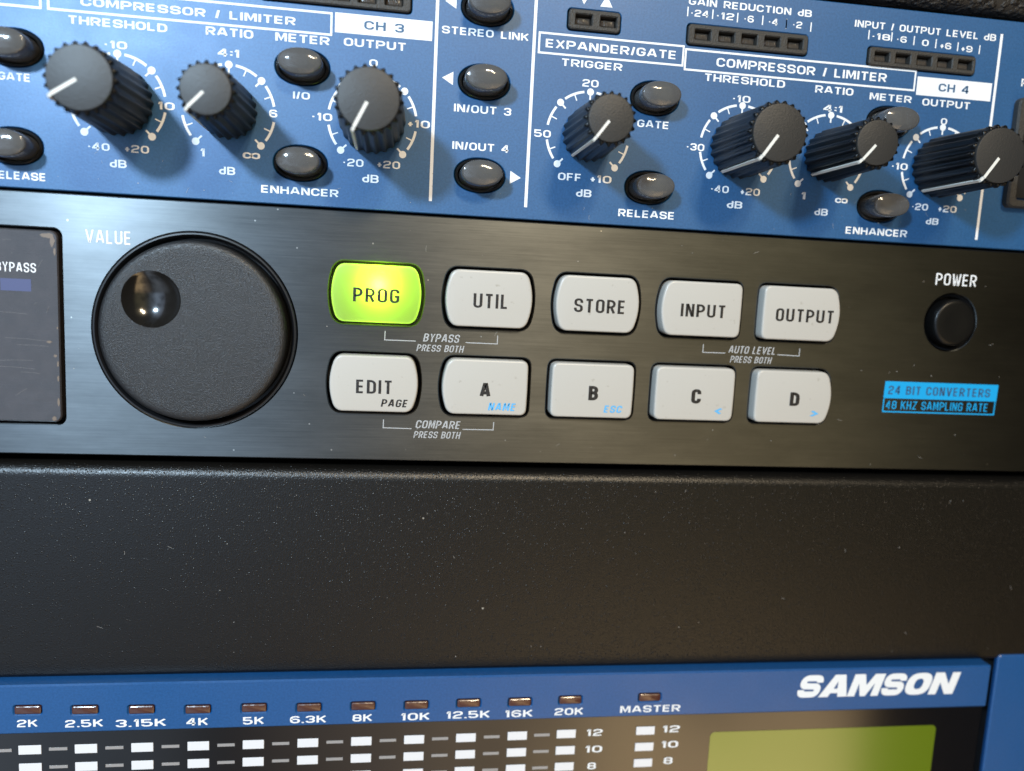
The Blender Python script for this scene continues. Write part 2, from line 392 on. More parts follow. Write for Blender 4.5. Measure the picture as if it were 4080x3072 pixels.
def text(s, cx, cz, width, h, y, style='wide'):
    """lettering of total width and cap height h centred at cx, cz"""
    st = dict(wide=(1.0, .17, .30, 1.42, .30), cond=(.48, .145, .30, 1.0, .24), bold=(.52, .20, .30, 1.0, .27), light=(.50, .12, .3, 1.0, .24), italic=(.48, .13, .30, 1.0, .20), italb=(.50, .16, .30, 1.0, .24), logo=(.80, .30, .32, 1.25, .13))[style]
    gw, t, rad, ax, gap = st
    chars = ['INF'] if s == 'INF' else list(s)
    if style in ('cond', 'bold', 'light', 'italic', 'italb'): rad = .26
    H = 1 - t
    gw0 = gw / ax
    x = 0; items = []
    for ch in chars:
        if ch == ' ': x += gw0 * .75; continue
        W = gw0 * WID.get(ch, 1) ; Wc = max(0, W - t) if WID.get(ch, 1) else 0
        if ch == 'I': Wc = 0
        items.append((ch, x + t / 2, Wc)); x += Wc + t + gap * .55 / ax
    x -= gap * .55 / ax
    V, F = [], []; k = 0
    sx = width / x
    sh = .20 if style in ('italic', 'italb') else (.32 if style == 'logo' else 0)
    for ch, x0, Wc in items:
        for pl in strokes(ch, Wc, H, rad, t):
            v, f = ribbon([(px_ + x0, pz + t / 2) for px_, pz in pl], t, 0)
            n = len(V); k += 1
            yy = y - .010 * (k % 4)
            V += [(cx - width / 2 + a * sx + (c - .5) * sh * h * (1 if sh else 0), yy, cz - h / 2 + min(1.0, max(0.0, c)) * h) for a, b, c in v]
            F += [tuple(i + n for i in q) for q in f]
    return V, F
def flatpoly(pts, y): return [(x, y, z) for x, z in pts], [tuple(range(len(pts)))]
BLUE_TEXT = [('THRESHOLD', 29.02, 26.86, 15.07, 1.22), ('RATIO', 46.3, 27.08, 7.48, 1.28), ('-10', 28.58, 23.58, 3.61, 1.15), ('4:1', 46.16, 23.86, 3.45, 1.18), ('10', 36.34, 14.67, 2.63, 1.19), ('-40', 25.76, 7.43, 3.46, 1.15), ('+20', 31.7, 7.46, 3.79, 1.2), ('dB', 28.76, 4.92, 2.62, 1.24), ('6', 53.37, 14.8, 1.32, 1.23), ('1', 42.07, 7.66, 0.8, 1.25), ('INF', 49.89, 7.76, 2.83, 1.34), ('dB', 45.98, 4.97, 2.61, 1.26), ('GATE', 13.28, 17.36, 4.8, 1.19), ('RELEASE', 13.4, 1.96, 8.46, 1.22), ('COMPRESSOR / LIMITER', 40.1, 29.78, 33.36, 1.22), ('METER', 57.95, 27.13, 8.77, 1.28), ('OUTPUT', 69.83, 27.32, 10.34, 1.25), ('I/O', 57.9, 18.07, 2.76, 1.14), ('-10', 61.29, 14.88, 3.46, 1.21), ('0', 69.63, 24.3, 1.42, 1.14), ('+10', 77.55, 14.95, 3.81, 1.23), ('-20', 66.64, 7.73, 3.52, 1.24), ('+20', 72.65, 7.81, 3.91, 1.24), ('dB', 69.64, 5.26, 2.8, 1.31), ('ENHANCER', 57.91, 2.4, 12.8, 1.21), ('STEREO LINK', 88.36, 30.76, 14.93, 1.2), ('IN/OUT 3', 88.44, 18.16, 9.97, 1.26), ('IN/OUT 4', 88.41, 11.89, 9.96, 1.27), ('EXPANDER/GATE', 110.62, 30.14, 23.58, 1.38), ('COMPRESSOR / LIMITER', 146.34, 29.65, 32.95, 1.48), ('TRIGGER', 107.23, 27.24, 10.95, 1.21), ('THRESHOLD', 135.5, 26.91, 15.34, 1.25), ('RATIO', 152.81, 26.62, 7.49, 1.26), ('METER', 164.06, 26.22, 8.43, 1.22), ('OUTPUT', 175.38, 26.04, 9.85, 1.23), ('20', 107.16, 24.11, 2.91, 1.23), ('50', 99.13, 14.98, 2.96, 1.24), ('OFF', 104.46, 7.91, 4.29, 1.26), ('+10', 110.11, 7.89, 3.91, 1.27), ('dB', 107.16, 5.25, 2.84, 1.27), ('GATE', 119.04, 18.05, 5.89, 1.25), ('RELEASE', 119.0, 2.29, 10.55, 1.29), ('-10', 135.1, 23.71, 3.46, 1.17), ('-30', 127.17, 14.7, 3.43, 1.23), ('-40', 132.43, 7.62, 3.49, 1.25), ('+20', 138.33, 7.52, 3.79, 1.26), ('dB', 135.54, 5.02, 3.0, 1.26), ('4:1', 152.91, 23.41, 3.83, 1.16), ('1', 148.79, 7.48, 0.98, 1.25), ('INF', 156.39, 7.14, 2.53, 1.2), ('dB', 152.58, 4.75, 2.69, 1.21), ('0', 175.32, 22.85, 1.29, 1.14), ('-10', 167.31, 14.08, 3.35, 1.2), ('-20', 172.4, 6.96, 3.41, 1.22), ('+20', 178.17, 6.9, 3.85, 1.23), ('dB', 175.32, 4.41, 2.65, 1.18), ('ENHANCER', 164.13, 1.77, 12.57, 1.27), ('GAIN REDUCTION dB', 135.46, 39.43, 23.14, 1.17), ('INPUT / OUTPUT LEVEL dB', 169.68, 38.61, 28.42, 1.18), ('-18', 160.81, 36.72, 3.72, 1.09), ('-6', 164.94, 36.64, 2.08, 1.1), ('0', 169.73, 36.46, 1.35, 1.1), ('+6', 173.87, 36.29, 2.27, 1.11), ('+9', 178.19, 36.14, 2.29, 1.11), ('-24', 126.07, 37.52, 3.43, 1.13), ('-12', 130.77, 37.51, 3.39, 1.13), ('-6', 135.21, 37.46, 1.9, 1.14), ('-4', 139.84, 37.38, 1.91, 1.14), ('-2', 144.45, 37.31, 1.86, 1.12), ('POWER', 194.19, 31.12, 7.86, 1.35)]
BLUE_DARK_TEXT = [('CH 3', 71.25, 30.27, 6.63, 1.38), ('CH 4', 176.57, 28.88, 6.34, 1.39)]
WHITE_BOXES = [(63.12, 31.74), (79.29, 31.94), (79.29, 28.77), (63.19, 28.62), (168.88, 30.65), (184.14, 30.29), (184.4, 26.98), (169.09, 27.38)]
OUTLINE_BOXES = [(97.66, 31.86), (123.53, 31.69), (123.68, 28.37), (97.72, 28.62), (123.94, 31.84), (168.4, 30.82), (168.58, 27.53), (124.18, 28.29), (18.14, 30.02), (62.57, 31.83), (62.57, 28.57), (18.08, 27.67), (11.31, 28.25), (17.46, 28.93), (17.43, 27.7), (11.28, 27.31)]
TICKS = [(158.42, 36.89), (162.95, 36.91), (167.44, 36.65), (171.86, 36.51), (176.33, 36.38), (180.8, 36.23), (123.86, 37.66), (128.47, 37.63), (133.11, 37.49), (137.84, 37.47), (142.36, 37.31), (142.36, 37.25), (147.08, 37.17)]
DIVIDERS = [(80.02, 35.39), (80.0, 2.22), (96.78, 36.99), (96.82, 2.11), (184.81, 39.28), (185.14, 1.28)]
TRIANGLES = [(82.17, 22.93), (82.24, 35.38), (94.72, 7.13), (109.14, 37.95), (105.17, 38.02)]
OVALS = [(88.49, 34.88, 9.02, 5.9), (88.48, 22.72, 9.01, 6.0), (88.44, 7.06, 8.96, 6.0), (58.0, 22.65, 8.84, 6.11), (57.91, 7.01, 8.93, 5.99), (13.28, 21.84, 8.0, 6.08), (12.86, 6.59, 8.12, 5.88), (119.01, 22.49, 9.08, 5.89), (119.06, 6.96, 9.18, 5.9), (164.21, 21.78, 9.04, 5.85), (164.16, 6.47, 9.04, 5.81)]
OVALCAPS_15 = [(87.76, 34.32, 7.13, 4.2), (88.42, 22.51, 7.0, 4.09), (88.45, 7.14, 7.11, 4.0), (58.16, 22.49, 6.57, 3.96), (58.07, 7.0, 7.1, 4.3), (118.61, 22.25, 6.61, 4.01), (118.45, 7.0, 6.58, 4.13), (163.31, 21.26, 6.33, 4.49), (163.15, 6.33, 6.36, 4.27)]
BEZELS = [(107.16, 34.45, 9.49, 3.68), (169.38, 33.15, 21.74, 3.43)]
BEZEL2 = [(123.92, 35.96), (123.98, 32.26), (146.7, 35.89), (146.83, 31.89), (52.31, 32.63), (75.73, 32.7)]
WINDOWS = [(105.23, 34.34, 3.11, 1.67), (109.62, 34.52, 3.14, 1.68), (126.8, 33.98, 3.0, 1.71), (131.23, 33.92, 3.02, 1.71), (135.5, 33.79, 3.0, 1.72), (139.82, 33.76, 2.97, 1.73), (144.19, 33.48, 3.01, 1.7), (161.21, 33.32, 2.96, 1.7), (165.37, 33.2, 2.9, 1.71), (169.63, 33.07, 2.86, 1.66), (173.78, 32.94, 2.88, 1.67), (177.97, 32.76, 2.85, 1.68), (59.89, 34.1, 2.84, 1.7), (64.06, 34.07, 2.86, 1.7), (68.34, 34.37, 2.89, 1.71), (72.74, 34.43, 2.91, 1.72)]
KNOBS = [(28.85, 14.85), (46.18, 14.64), (69.74, 14.9), (107.26, 15.25), (135.44, 15.17), (152.66, 14.83), (175.25, 14.35)]
KNOB_ANG = [-123.5, -136.3, -153.5, -144.0, -145.8, -140.3, -145.6]
KNOB_CAP = [(28.07, 14.51, 8.7, 9.02), (45.87, 14.84, 7.14, 7.26), (69.37, 15.63, 9.39, 9.48), (107.85, 15.1, 7.16, 7.24), (136.04, 14.67, 8.97, 9.49), (153.06, 14.1, 6.88, 7.5), (175.41, 13.59, 8.33, 8.68)]
FX_TEXT = [('VALUE', 27.05, -7.09, 7.18, 2.17), ('BYPASS', 12.76, -12.76, 6.15, 1.54), ('POWER', 181.86, -6.36, 8.65, 2.23)]
FX_GREY = [('BYPASS', 82.91, -21.65, 6.35, 1.45), ('PRESS BOTH', 82.75, -23.51, 8.3, 1.21), ('COMPARE', 82.91, -37.36, 8.02, 1.44), ('PRESS BOTH', 82.78, -39.26, 8.35, 1.25), ('AUTO LEVEL', 141.58, -21.58, 9.36, 1.4), ('PRESS BOTH', 141.45, -23.41, 8.15, 1.26)]
FX_BRACKETS = [(72.9, -20.78), (72.86, -22.36), (78.31, -22.36), (87.21, -22.28), (92.93, -22.3), (92.95, -20.8), (73.08, -36.66), (73.06, -38.17), (78.13, -38.22), (87.35, -38.12), (92.95, -38.09), (92.98, -36.65), (131.79, -20.82), (131.79, -22.34), (136.21, -22.32), (146.62, -22.24), (151.05, -22.32), (151.03, -20.9)]
FX_HOLES = [(71.24, -14.37, 16.68, 11.22), (91.02, -14.32, 16.74, 11.04), (110.73, -14.31, 16.61, 10.92), (130.12, -14.25, 16.14, 10.75), (149.92, -14.07, 16.47, 10.84), (71.32, -30.17, 16.69, 10.96), (91.03, -30.15, 16.61, 10.92), (110.69, -30.18, 16.54, 10.78), (130.26, -30.02, 16.52, 10.88), (149.69, -29.91, 16.17, 10.91)]
FX_CAPS = [(71.35, -14.33, 15.42, 10.4), (91.0, -14.27, 15.55, 10.25), (110.76, -14.09, 15.68, 9.99), (129.62, -13.9, 15.95, 10.29), (148.97, -14.17, 16.42, 10.01), (71.43, -29.88, 15.3, 10.41), (90.78, -29.82, 15.04, 10.44), (110.53, -29.76, 15.71, 10.01), (129.68, -29.81, 16.31, 10.36), (148.79, -29.78, 16.52, 10.18)]
FX_CAP_TEXT = [('PROG', 71.23, -14.57, 7.93, 2.42), ('UTIL', 91.26, -14.63, 6.22, 2.52), ('STORE', 111.12, -14.62, 9.52, 2.45), ('INPUT', 130.63, -14.57, 8.64, 2.33), ('OUTPUT', 150.63, -14.61, 11.62, 2.38), ('EDIT', 71.32, -30.6, 6.31, 2.4), ('A', 90.99, -30.6, 1.96, 2.65), ('B', 110.91, -30.5, 1.8, 2.65), ('C', 130.6, -30.5, 1.87, 2.7), ('D', 150.22, -30.45, 1.94, 2.61)]
FX_CAP_SUB = [('PAGE', 74.96, -33.42, 4.59, 1.41), ('NAME', 94.22, -33.54, 4.95, 1.44), ('ESC', 114.81, -33.37, 3.33, 1.38), ('<', 135.17, -33.17, 1.51, 1.46), ('>', 154.42, -33.14, 1.7, 1.44)]
DIAL = [(40.99, -22.14, 33.35, 33.67)]
WHEEL = [(41.55, -21.85, 29.55, 30.29)]
DIMPLE = [(34.6, -16.94, 9.24, 9.7)]
POWER_BTN = [(181.69, -14.58, 11.13, 11.6)]
POWER_CAP = [(181.25, -14.5, 8.83, 8.77)]
BADGE = [(169.47, -26.57), (193.96, -26.54), (193.75, -29.9), (169.42, -29.96), (193.39, -32.87), (169.24, -32.66)]
BADGE_TEXT = [('24 BIT CONVERTERS', 181.26, -28.25, 21.98, 1.69), ('48 KHZ SAMPLING RATE', 181.12, -31.09, 22.02, 1.64)]
WINDOW = [(10.41, -6.14), (19.45, -5.86), (19.64, -38.8), (9.38, -38.93)]
WINLED = [(12.65, -15.63, 4.7, 1.95)]
EQ_TEXT = [('2K', 13.2, -91.78, 3.38, 1.38), ('2.5K', 22.53, -92.07, 6.34, 1.4), ('3.15K', 32.04, -92.28, 8.55, 1.41), ('4K', 41.63, -92.34, 3.77, 1.42), ('5K', 51.41, -92.43, 3.71, 1.44), ('6.3K', 61.11, -92.48, 6.49, 1.39), ('8K', 70.89, -92.47, 3.63, 1.42), ('10K', 80.65, -92.51, 5.38, 1.43), ('12.5K', 90.54, -92.41, 8.29, 1.44), ('16K', 100.25, -92.47, 5.37, 1.42), ('20K', 109.99, -92.33, 5.66, 1.44), ('MASTER', 126.22, -92.22, 12.17, 1.41)]
EQ_LEDS = [(13.33, -89.34, 4.3, 1.58), (22.67, -89.6, 4.39, 1.6), (32.12, -89.81, 4.42, 1.61), (41.74, -90.05, 4.46, 1.6), (51.49, -90.03, 4.54, 1.62), (61.21, -90.24, 4.55, 1.63), (70.99, -90.21, 4.49, 1.57), (80.78, -90.29, 4.49, 1.58), (90.56, -90.17, 4.51, 1.6), (100.36, -90.21, 4.54, 1.55), (110.14, -90.05, 4.53, 1.56), (125.94, -89.91, 4.5, 1.52)]
EQ_SEG = [(13.2, -96.88, 3.66, 1.9), (22.51, -97.22, 3.66, 1.92), (32.0, -97.41, 3.73, 1.85), (41.63, -97.55, 3.75, 1.75), (51.28, -97.56, 3.71, 1.52), (61.01, -97.69, 3.73, 1.53), (70.84, -97.78, 3.74, 1.6), (80.59, -97.67, 3.81, 1.48), (90.4, -97.58, 3.76, 1.43), (100.28, -97.49, 3.77, 1.44), (109.88, -97.26, 3.78, 1.46), (125.74, -97.01, 3.73, 1.27), (13.37, -100.21, 3.62, 1.91), (22.66, -100.57, 3.62, 1.93), (32.13, -100.86, 3.64, 1.86), (41.71, -101.02, 3.65, 1.76), (51.31, -101.03, 3.67, 1.53), (61.07, -101.14, 3.69, 1.54), (70.78, -101.07, 3.75, 1.54), (80.62, -101.02, 3.76, 1.49), (90.46, -101.0, 3.77, 1.44), (100.3, -100.91, 3.78, 1.45), (109.91, -100.73, 3.79, 1.46), (125.8, -100.43, 3.71, 1.21)]
EQ_DASH = [(9.3, -96.83, 1.75, 0.41), (17.9, -97.14, 2.93, 0.41), (27.3, -97.48, 2.99, 0.42), (36.75, -97.64, 3.05, 0.42), (46.4, -97.78, 3.11, 0.42), (56.09, -97.85, 3.17, 0.43), (65.91, -97.86, 3.04, 0.41), (75.63, -97.88, 3.1, 0.42), (85.35, -97.83, 3.16, 0.42), (95.28, -97.81, 3.19, 0.42), (105.0, -97.75, 3.12, 0.43), (18.07, -100.54, 2.87, 0.41), (75.73, -101.26, 3.11, 0.42)]
EQ_NUM = [('12', 115.54, -97.28, 3.24, 1.39), ('10', 115.58, -100.74, 3.38, 1.4), ('8', 115.41, -104.28, 1.76, 1.41), ('12', 131.07, -97.01, 3.56, 1.42), ('10', 131.03, -100.28, 3.47, 1.43), ('8', 130.96, -103.76, 1.88, 1.44)]
EQ_BAND_BOTTOM = [(8.72, -93.29), (67.1, -94.37), (126.78, -93.7), (198.88, -92.27)]
EQ_TOP_BACK = [(7.94, -84.77), (96.93, -85.4), (190.76, -83.89)]
EQ_TOP_FRONT = [(8.99, -84.65), (96.64, -85.35), (189.03, -83.74), (199.56, -83.55), (198.3, -92.05)]
EQ_LCD = [(139.39, -98.3), (188.49, -97.67), (139.22, -106.44)]
EQ_LOGO = [('SAMSON', 174.07, -88.37, 36.13, 4.73)]
EAR = [(202.41, -85.53), (201.92, -97.18), (203.52, -83.84)]
ROCKER = [(189.29, 28.11), (190.05, 7.86), (193.9, 10.87)]
TOPBLACK = [(152.4, 42.32), (189.34, 41.03), (159.67, 43.01), (188.98, 43.42)]
BLUE_BOT = [(10.6, -0.21), (49.86, 0.23), (92.68, 0.33), (139.58, 0.16), (195.65, -0.7)]
FX_TOP = [(10.59, -0.65), (49.87, -0.21), (92.7, -0.08), (139.61, -0.16), (195.67, -0.82)]
FX_BOT = [(9.21, -44.44), (94.89, -44.23), (202.13, -43.55)]
BLANK = [(9.15, -46.31), (94.97, -45.84), (202.39, -45.25), (7.94, -84.77), (96.93, -85.4), (190.76, -83.89)]
# ================================================================== the rack behind everything
rv, rf = box(-60, 300, 14, 15, -220, 120)
o = obj("rack_interior", rv, rf, DARK); o["kind"] = "structure"

# ================================================================== blue dynamics processor (upper unit)
U = Dev("dynamics_processor", "blue rack dynamics processor with black fluted knobs and smoked oval push buttons", "audio processor", (95, 12, 21))
def R4(x0, x1, z0, z1, r=.01): return lambda o: rrect(x0 - o, x1 + o, z0 - o, z1 + o, max(.01, r + o), 5)
def EL(cx, cz, a, b, pw=2.15): return lambda o: ellipse(cx, cz, a + o, b + o, 40, pw)
OV = [(x, z) for x, z, *_ in OVALS]
holes = [EL(x, z, 4.5, 2.98) for x, z in OV]
BZ = [(102.4, 111.9, 32.6, 36.3), (123.95, 146.8, 32.0, 35.75), (158.5, 180.25, 31.35, 34.95), (51.0, 75.75, 32.65, 36.4)]
holes += [R4(a, b, c, d, .7) for a, b, c, d in BZ]
v, f = plate(R4(-30, 240, .05, 41.9, .2), holes, 0, 3, .14)
U.part("front_panel", v, f, BLUE)
v, f = box(-30, 240, 3.2, 6, .3, 41.6); U.part("chassis", v, f, DARK)
for a, b, c, d in BZ:
    wins = [(x, z) for x, z, w_, h_ in WINDOWS if a < x < b]
    zc = sum(z for x, z in wins) / len(wins)
    v, f = plate(R4(a + .18, b - .18, c + .18, d - .18, .6), [R4(x - 1.45, x + 1.45, (c + d) / 2 - .85, (c + d) / 2 + .85, .12) for x, z in wins], -.55, 2.5, .18)
    bz = U.part("meter_bezel", v, f, BEZELM)
    for x, z in wins:
        zz = (c + d) / 2
        v, f = loft([(rrect(x - 1.4, x + 1.4, zz - .8, zz + .8, .1), 1.6), (rrect(x - 1.3, x + 1.3, zz - .62, zz + .62, .1), .75), (rrect(x - 1.0, x + 1.0, zz - .4, zz + .4, .1), .6)])
        l = U.part("led_lens", v, f, LEDM, smooth=30); l.parent = bz
# push buttons
def oval_button(x, z, h=4.2):
    v, f = loft([(ellipse(0, 0, 4.36, 2.84, 40, 2.1), 2.6), (ellipse(0, 0, 4.36, 2.84, 40, 2.1), .05), (ellipse(0, 0, 4.22, 2.70, 40, 2.1), -.12), (ellipse(0, 0, 3.92, 2.44, 40, 2.1), .02), (ellipse(0, 0, 3.80, 2.34, 40, 2.1), 2.4)], cap_last=False)
    a = obj("push_button", v, f, LENSIN, parent=U.o, smooth=35, loc=(x - 95, -12, z - 21))
    E = lambda p, q: ellipse(0, 0, p, q, 40, 2.1)
    v, f = loft([(E(3.66, 2.22), 2.3), (E(3.60, 2.16), -h * .55), (E(3.52, 2.10), -h + .30), (E(3.40, 2.00), -h + .08), (E(3.15, 1.82), -h), (E(2.4, 1.35), -h - .22), (E(1.2, .68), -h - .36)])
    b = obj("button_cap", v, f, LENS, parent=a, smooth=50)
    return a
for x, z in OV: oval_button(x, z)
# knobs
def knob(x, z, big, ang, hh=16.1):
    R0, R1, RD = (5.6, 5.12, 4.6) if big else (4.7, 4.2, 3.68)
    q = hh - 15.02
    n, sub = (22, 8) if big else (20, 8)
    def ring(r, d, ph=0):
        pts = []
        for i in range(n * sub):
            t = 2 * math.pi * i / (n * sub); k = .5 + .5 * math.cos(n * t)
            rr = r - d * (1 - k ** 1.3)
            pts.append((rr * math.cos(t), rr * math.sin(t)))
        return pts
    v, f = loft([(ring(R0, .40), -.25), (ring(R0, .50), -.8), (ring(R1 - .02, .55), -13.1 - q), (ring(R1 + .14, .60), -13.5 - q), (ring(R1 + .15, .62), -14.25 - q), (ring(R1 + .02, .56), -14.5 - q), (ring(R1 - .25, .34), -14.6 - q), (ellipse(0, 0, RD + .10, RD + .10, n * sub), -14.62 - q), (ellipse(0, 0, RD + .06, RD + .06, n * sub), -14.2 - q)], cap_first=True, cap_last=False)
    k = obj("knob", v, f, KNOBM, parent=U.o, smooth=50, loc=(x - 95, -12, z - 21))
    E = lambda r: ellipse(0, 0, r, r, 64)
    v, f = loft([(E(RD), -14.0 - q), (E(RD), -14.85 - q), (E(RD - .08), -14.98 - q), (E(RD - .25), -15.02 - q)]); c = obj("knob_disc", v, f, CAPM, parent=k, smooth=35)
    a = math.radians(90 - ang); dx, dz = math.cos(a), math.sin(a); nx, nz = -dz, dx
    w_ = .25 if big else .22
    prof = [(.55, -15.06 - q), (RD - .05, -15.06 - q), (RD + .10, -14.92 - q), (R1 + .06, -14.72 - q), (R1 + .24, -14.4 - q), (R1 + .22, -13.3 - q), (R0 + .05, -.7)]
    V, F = [], []
    for r, y in prof:
        for s in (1, -1): V.append((r * dx + s * w_ * nx, y, r * dz + s * w_ * nz))
    m_ = len(prof)
    inner = [(max(.1, r - .35), y + (.25 if i < 4 else 0)) for i, (r, y) in enumerate(prof)]
    for r, y in inner:
        for s in (1, -1): V.append((r * dx + s * w_ * nx, y, r * dz + s * w_ * nz))
    for i in range(m_ - 1):
        A, B2, C2, D2 = 2 * i, 2 * i + 1, 2 * i + 3, 2 * i + 2
        F.append((A, B2, C2, D2)); o2 = 2 * m_
        F.append((A, D2, D2 + o2, A + o2)); F.append((B2, B2 + o2, C2 + o2, C2))
    F.append((0, 2 * m_, 2 * m_ + 1, 1))
    obj("pointer_line", V, F, POINT, parent=k)
BIG = [1, 0, 1, 0, 1, 0, 1]
for i, ((x, z), a, b) in enumerate(zip(KNOBS, KNOB_ANG, BIG)): knob(x, z, b, a, 17.4 if i == 2 else 16.1)
# printed dials
R_ = 7.4
for (x, z) in KNOBS:
    V, F = [], []
    def add(vf):
        n = len(V); V.extend(vf[0]); F.extend(tuple(i + n for i in q) for q in vf[1])
    pt = lambda r, d: (x + r * math.sin(math.radians(d)), z + r * math.cos(math.radians(d)))
    for d in (0, 45, -45, 135, -135):
        add(flatpoly(ellipse(*pt(R_, d), .62, .62, 16), -.03)); add(ribbon([pt(R_ - .5, d), pt(R_ - 1.35, d)], .30, -.045))
    for c0 in (-1, 1):
        for a0, a1 in ((8.5, 37), (53, 80), (99.5, 126)):
            add(ribbon([pt(R_, c0 * (a0 + (a1 - a0) * i / 10)) for i in range(11)], .42, -.03))
            mid = {8.5: 22.5, 53: 67.5, 99.5: 112.5}[a0]
            add(ribbon([pt(R_ - .15, c0 * mid), pt(R_ - 1.2, c0 * mid)], .20, -.045))
    U.part("printed_scale", V, F, WHITE)
for s, x, z, w_, h_ in BLUE_TEXT:
    v, f = text(s, x, z, w_, h_ * 1.02, -.03); U.part("printed_label", v, f, WHITE)
for q in (WHITE_BOXES[:4], WHITE_BOXES[4:]):
    x0, x1 = (q[0][0] + q[3][0]) / 2, (q[1][0] + q[2][0]) / 2; z1, z0 = (q[0][1] + q[1][1]) / 2, (q[2][1] + q[3][1]) / 2
    v, f = flatpoly([(x0, z0), (x1, z0), (x1, z1), (x0, z1)], -.03); bx = U.part("channel_label", v, f, WHITE)
for s, x, z, w_, h_ in BLUE_DARK_TEXT:
    v, f = text(s, x, z, w_, h_, -.07); U.part("printed_label", v, f, INKB)
for q in (OUTLINE_BOXES[0:4], OUTLINE_BOXES[4:8], OUTLINE_BOXES[8:12], OUTLINE_BOXES[12:16]):
    x0, x1 = (q[0][0] + q[3][0]) / 2, (q[1][0] + q[2][0]) / 2; z1, z0 = (q[0][1] + q[1][1]) / 2, (q[2][1] + q[3][1]) / 2
    if x0 < 20: z1, z0 = (31.6, 28.2)
    if x1 < 20: x0 = -5
    if x1 > 60 and x1 < 65: x0 = 18.6
    v, f = ribbon([(x0, z0), (x1, z0), (x1, z1), (x0, z1)], .34, -.03, True); U.part("printed_frame", v, f, WHITE)
for x, z in TICKS:
    v, f = flatpoly([(x - .11, z - .8), (x + .11, z - .8), (x + .11, z + .8), (x - .11, z + .8)], -.03); U.part("printed_tick", v, f, WHITE)
for x, z0, z1 in ((80.0, 2.15, 39.5), (96.8, 2.15, 39.5), (185.0, 1.5, 39.4)):
    v, f = flatpoly([(x - .27, z0), (x + .27, z0), (x + .27, z1), (x - .27, z1)], -.03); U.part("divider_line", v, f, WHITE)
for (x, z), d in zip(TRIANGLES, 'LLRUD'):
    a, b = .95, 1.1
    t = {'L': [(-a, 0), (a, b), (a, -b)], 'R': [(a, 0), (-a, -b), (-a, b)], 'U': [(0, a), (-b, -a), (b, -a)], 'D': [(0, -a), (b, a), (-b, a)]}[d]
    v, f = flatpoly([(x + p, z + q) for p, q in t], -.03); U.part("arrow_mark", v, f, WHITE)
# rocker switch at the right end
v, f = loft([(rrect(189.4, 204, 7.9, 28.2, 1.2), 2), (rrect(189.4, 204, 7.9, 28.2, 1.2), -1.2), (rrect(189.7, 203.7, 8.2, 27.9, 1.0), -1.6), (rrect(190.9, 202.5, 9.3, 26.8, .6), -1.6), (rrect(191.0, 202.4, 9.4, 26.7, .5), .8)])
sw = U.part("power_switch", v, f, BEZELM, smooth=30)
v, f = join(([(x, y, z) for x in (191.4, 202.0) for y, z in ((2, 9.8), (-1.0, 9.8), (.1, 18), (-3.2, 26.3), (2, 26.3))], [(0, 1, 2, 3, 4), (9, 8, 7, 6, 5), (0, 5, 6, 1), (1, 6, 7, 2), (2, 7, 8, 3), (3, 8, 9, 4)]))
l = U.part("rocker", v, f, HOLEB); l.parent = sw

# ================================================================== black effects processor (middle unit)
G = Dev("effects_processor", "brushed black effects processor with a big round dial and ten pale keys, one lit green", "audio processor", (95, 12, -22))
KX = [71.25, 91.0, 110.75, 130.35, 150.0]; KZ = [-14.3, -30.1]
KB = {(0, 0): (1, 1), (1, 0): (1, 1), (2, 0): (1, 1), (3, 0): (1, 0), (4, 0): (0, 1), (0, 1): (1, 1), (1, 1): (1, 0), (2, 1): (0, 0), (3, 1): (0, 0), (4, 1): (0, 1)}
def KS(c, r, w_, h_, rad):
    a, b = KB[(c, r)]
    return lambda o: keyshape(KX[c], KZ[r], w_ + 2 * o, h_ + 2 * o, 1.05 * a + .08, 1.05 * b + .08, rad + max(-.5, o) * .6)
DZ = (41.0, -22.2)
C_ = lambda x, z, r: (lambda o: ellipse(x, z, r + o, r + o, 96))
holes = [KS(c, r, 16.65, 10.95, 1.7) for c in range(5) for r in range(2)]
holes += [C_(DZ[0], DZ[1], 16.8), (lambda o: ellipse(181.75, -14.6, 5.5 + o, 5.6 + o, 64)), R4(-25, 19.75, -38.95, -6.1, 1.3)]
v, f = plate(R4(-30, 240, -44.1, -.42, .15), holes, 0, 3, .16)
G.part("front_panel", v, f, BRUSH)
v, f = box(-30, 240, 4.2, 7, -43.9, -.7); G.part("chassis", v, f, DARK)
# keys
TX = {(0, 0): 0, (1, 0): 1, (2, 0): 2, (3, 0): 3, (4, 0): 4, (0, 1): 5, (1, 1): 6, (2, 1): 7, (3, 1): 8, (4, 1): 9}
for (c, r), i in TX.items():
    k = KS(c, r, 15.45, 10.0, 1.25)
    rng = random.Random(i); dy = rng.uniform(-.12, .1)
    rings = [(k(0), 2.5), (k(0), -1.0 + dy), (k(-.03), -1.22 + dy), (k(-.11), -1.38 + dy), (k(-.24), -1.47 + dy), (k(-.42), -1.5 + dy)]
    v, f = loft(rings)
    key = G.part("key", v, f, LITKEY if i == 0 else KEYM, smooth=60)
    if i == 0: key["label"] = "key lit yellow-green from inside"
    s, x, z, w_, h_ = FX_CAP_TEXT[i]
    v, f = text(s, x, z, w_, h_, -1.54 + dy, 'bold' if len(s) == 1 else 'cond'); l = G.part("printed_label", v, f, INK); l.parent = key
    sub = {5: 0, 6: 1, 7: 2, 8: 3, 9: 4}.get(i)
    if sub is not None:
        s, x, z, w_, h_ = FX_CAP_SUB[sub]
        v, f = text(s, x, z, w_, h_ * .97, -1.54 + dy, 'italb'); l = G.part("printed_label", v, f, INK if s == 'PAGE' else CYANT); l.parent = key
# green lamp inside the lit key
pl = bpy.data.lights.new("key_led", 'POINT'); pl.energy = .0046; pl.color = (.56, 1.0, .03); pl.shadow_soft_size = .0008
po = bpy.data.objects.new("key_led", pl); COL.objects.link(po); po.location = (.0716, .0001, -.0128)
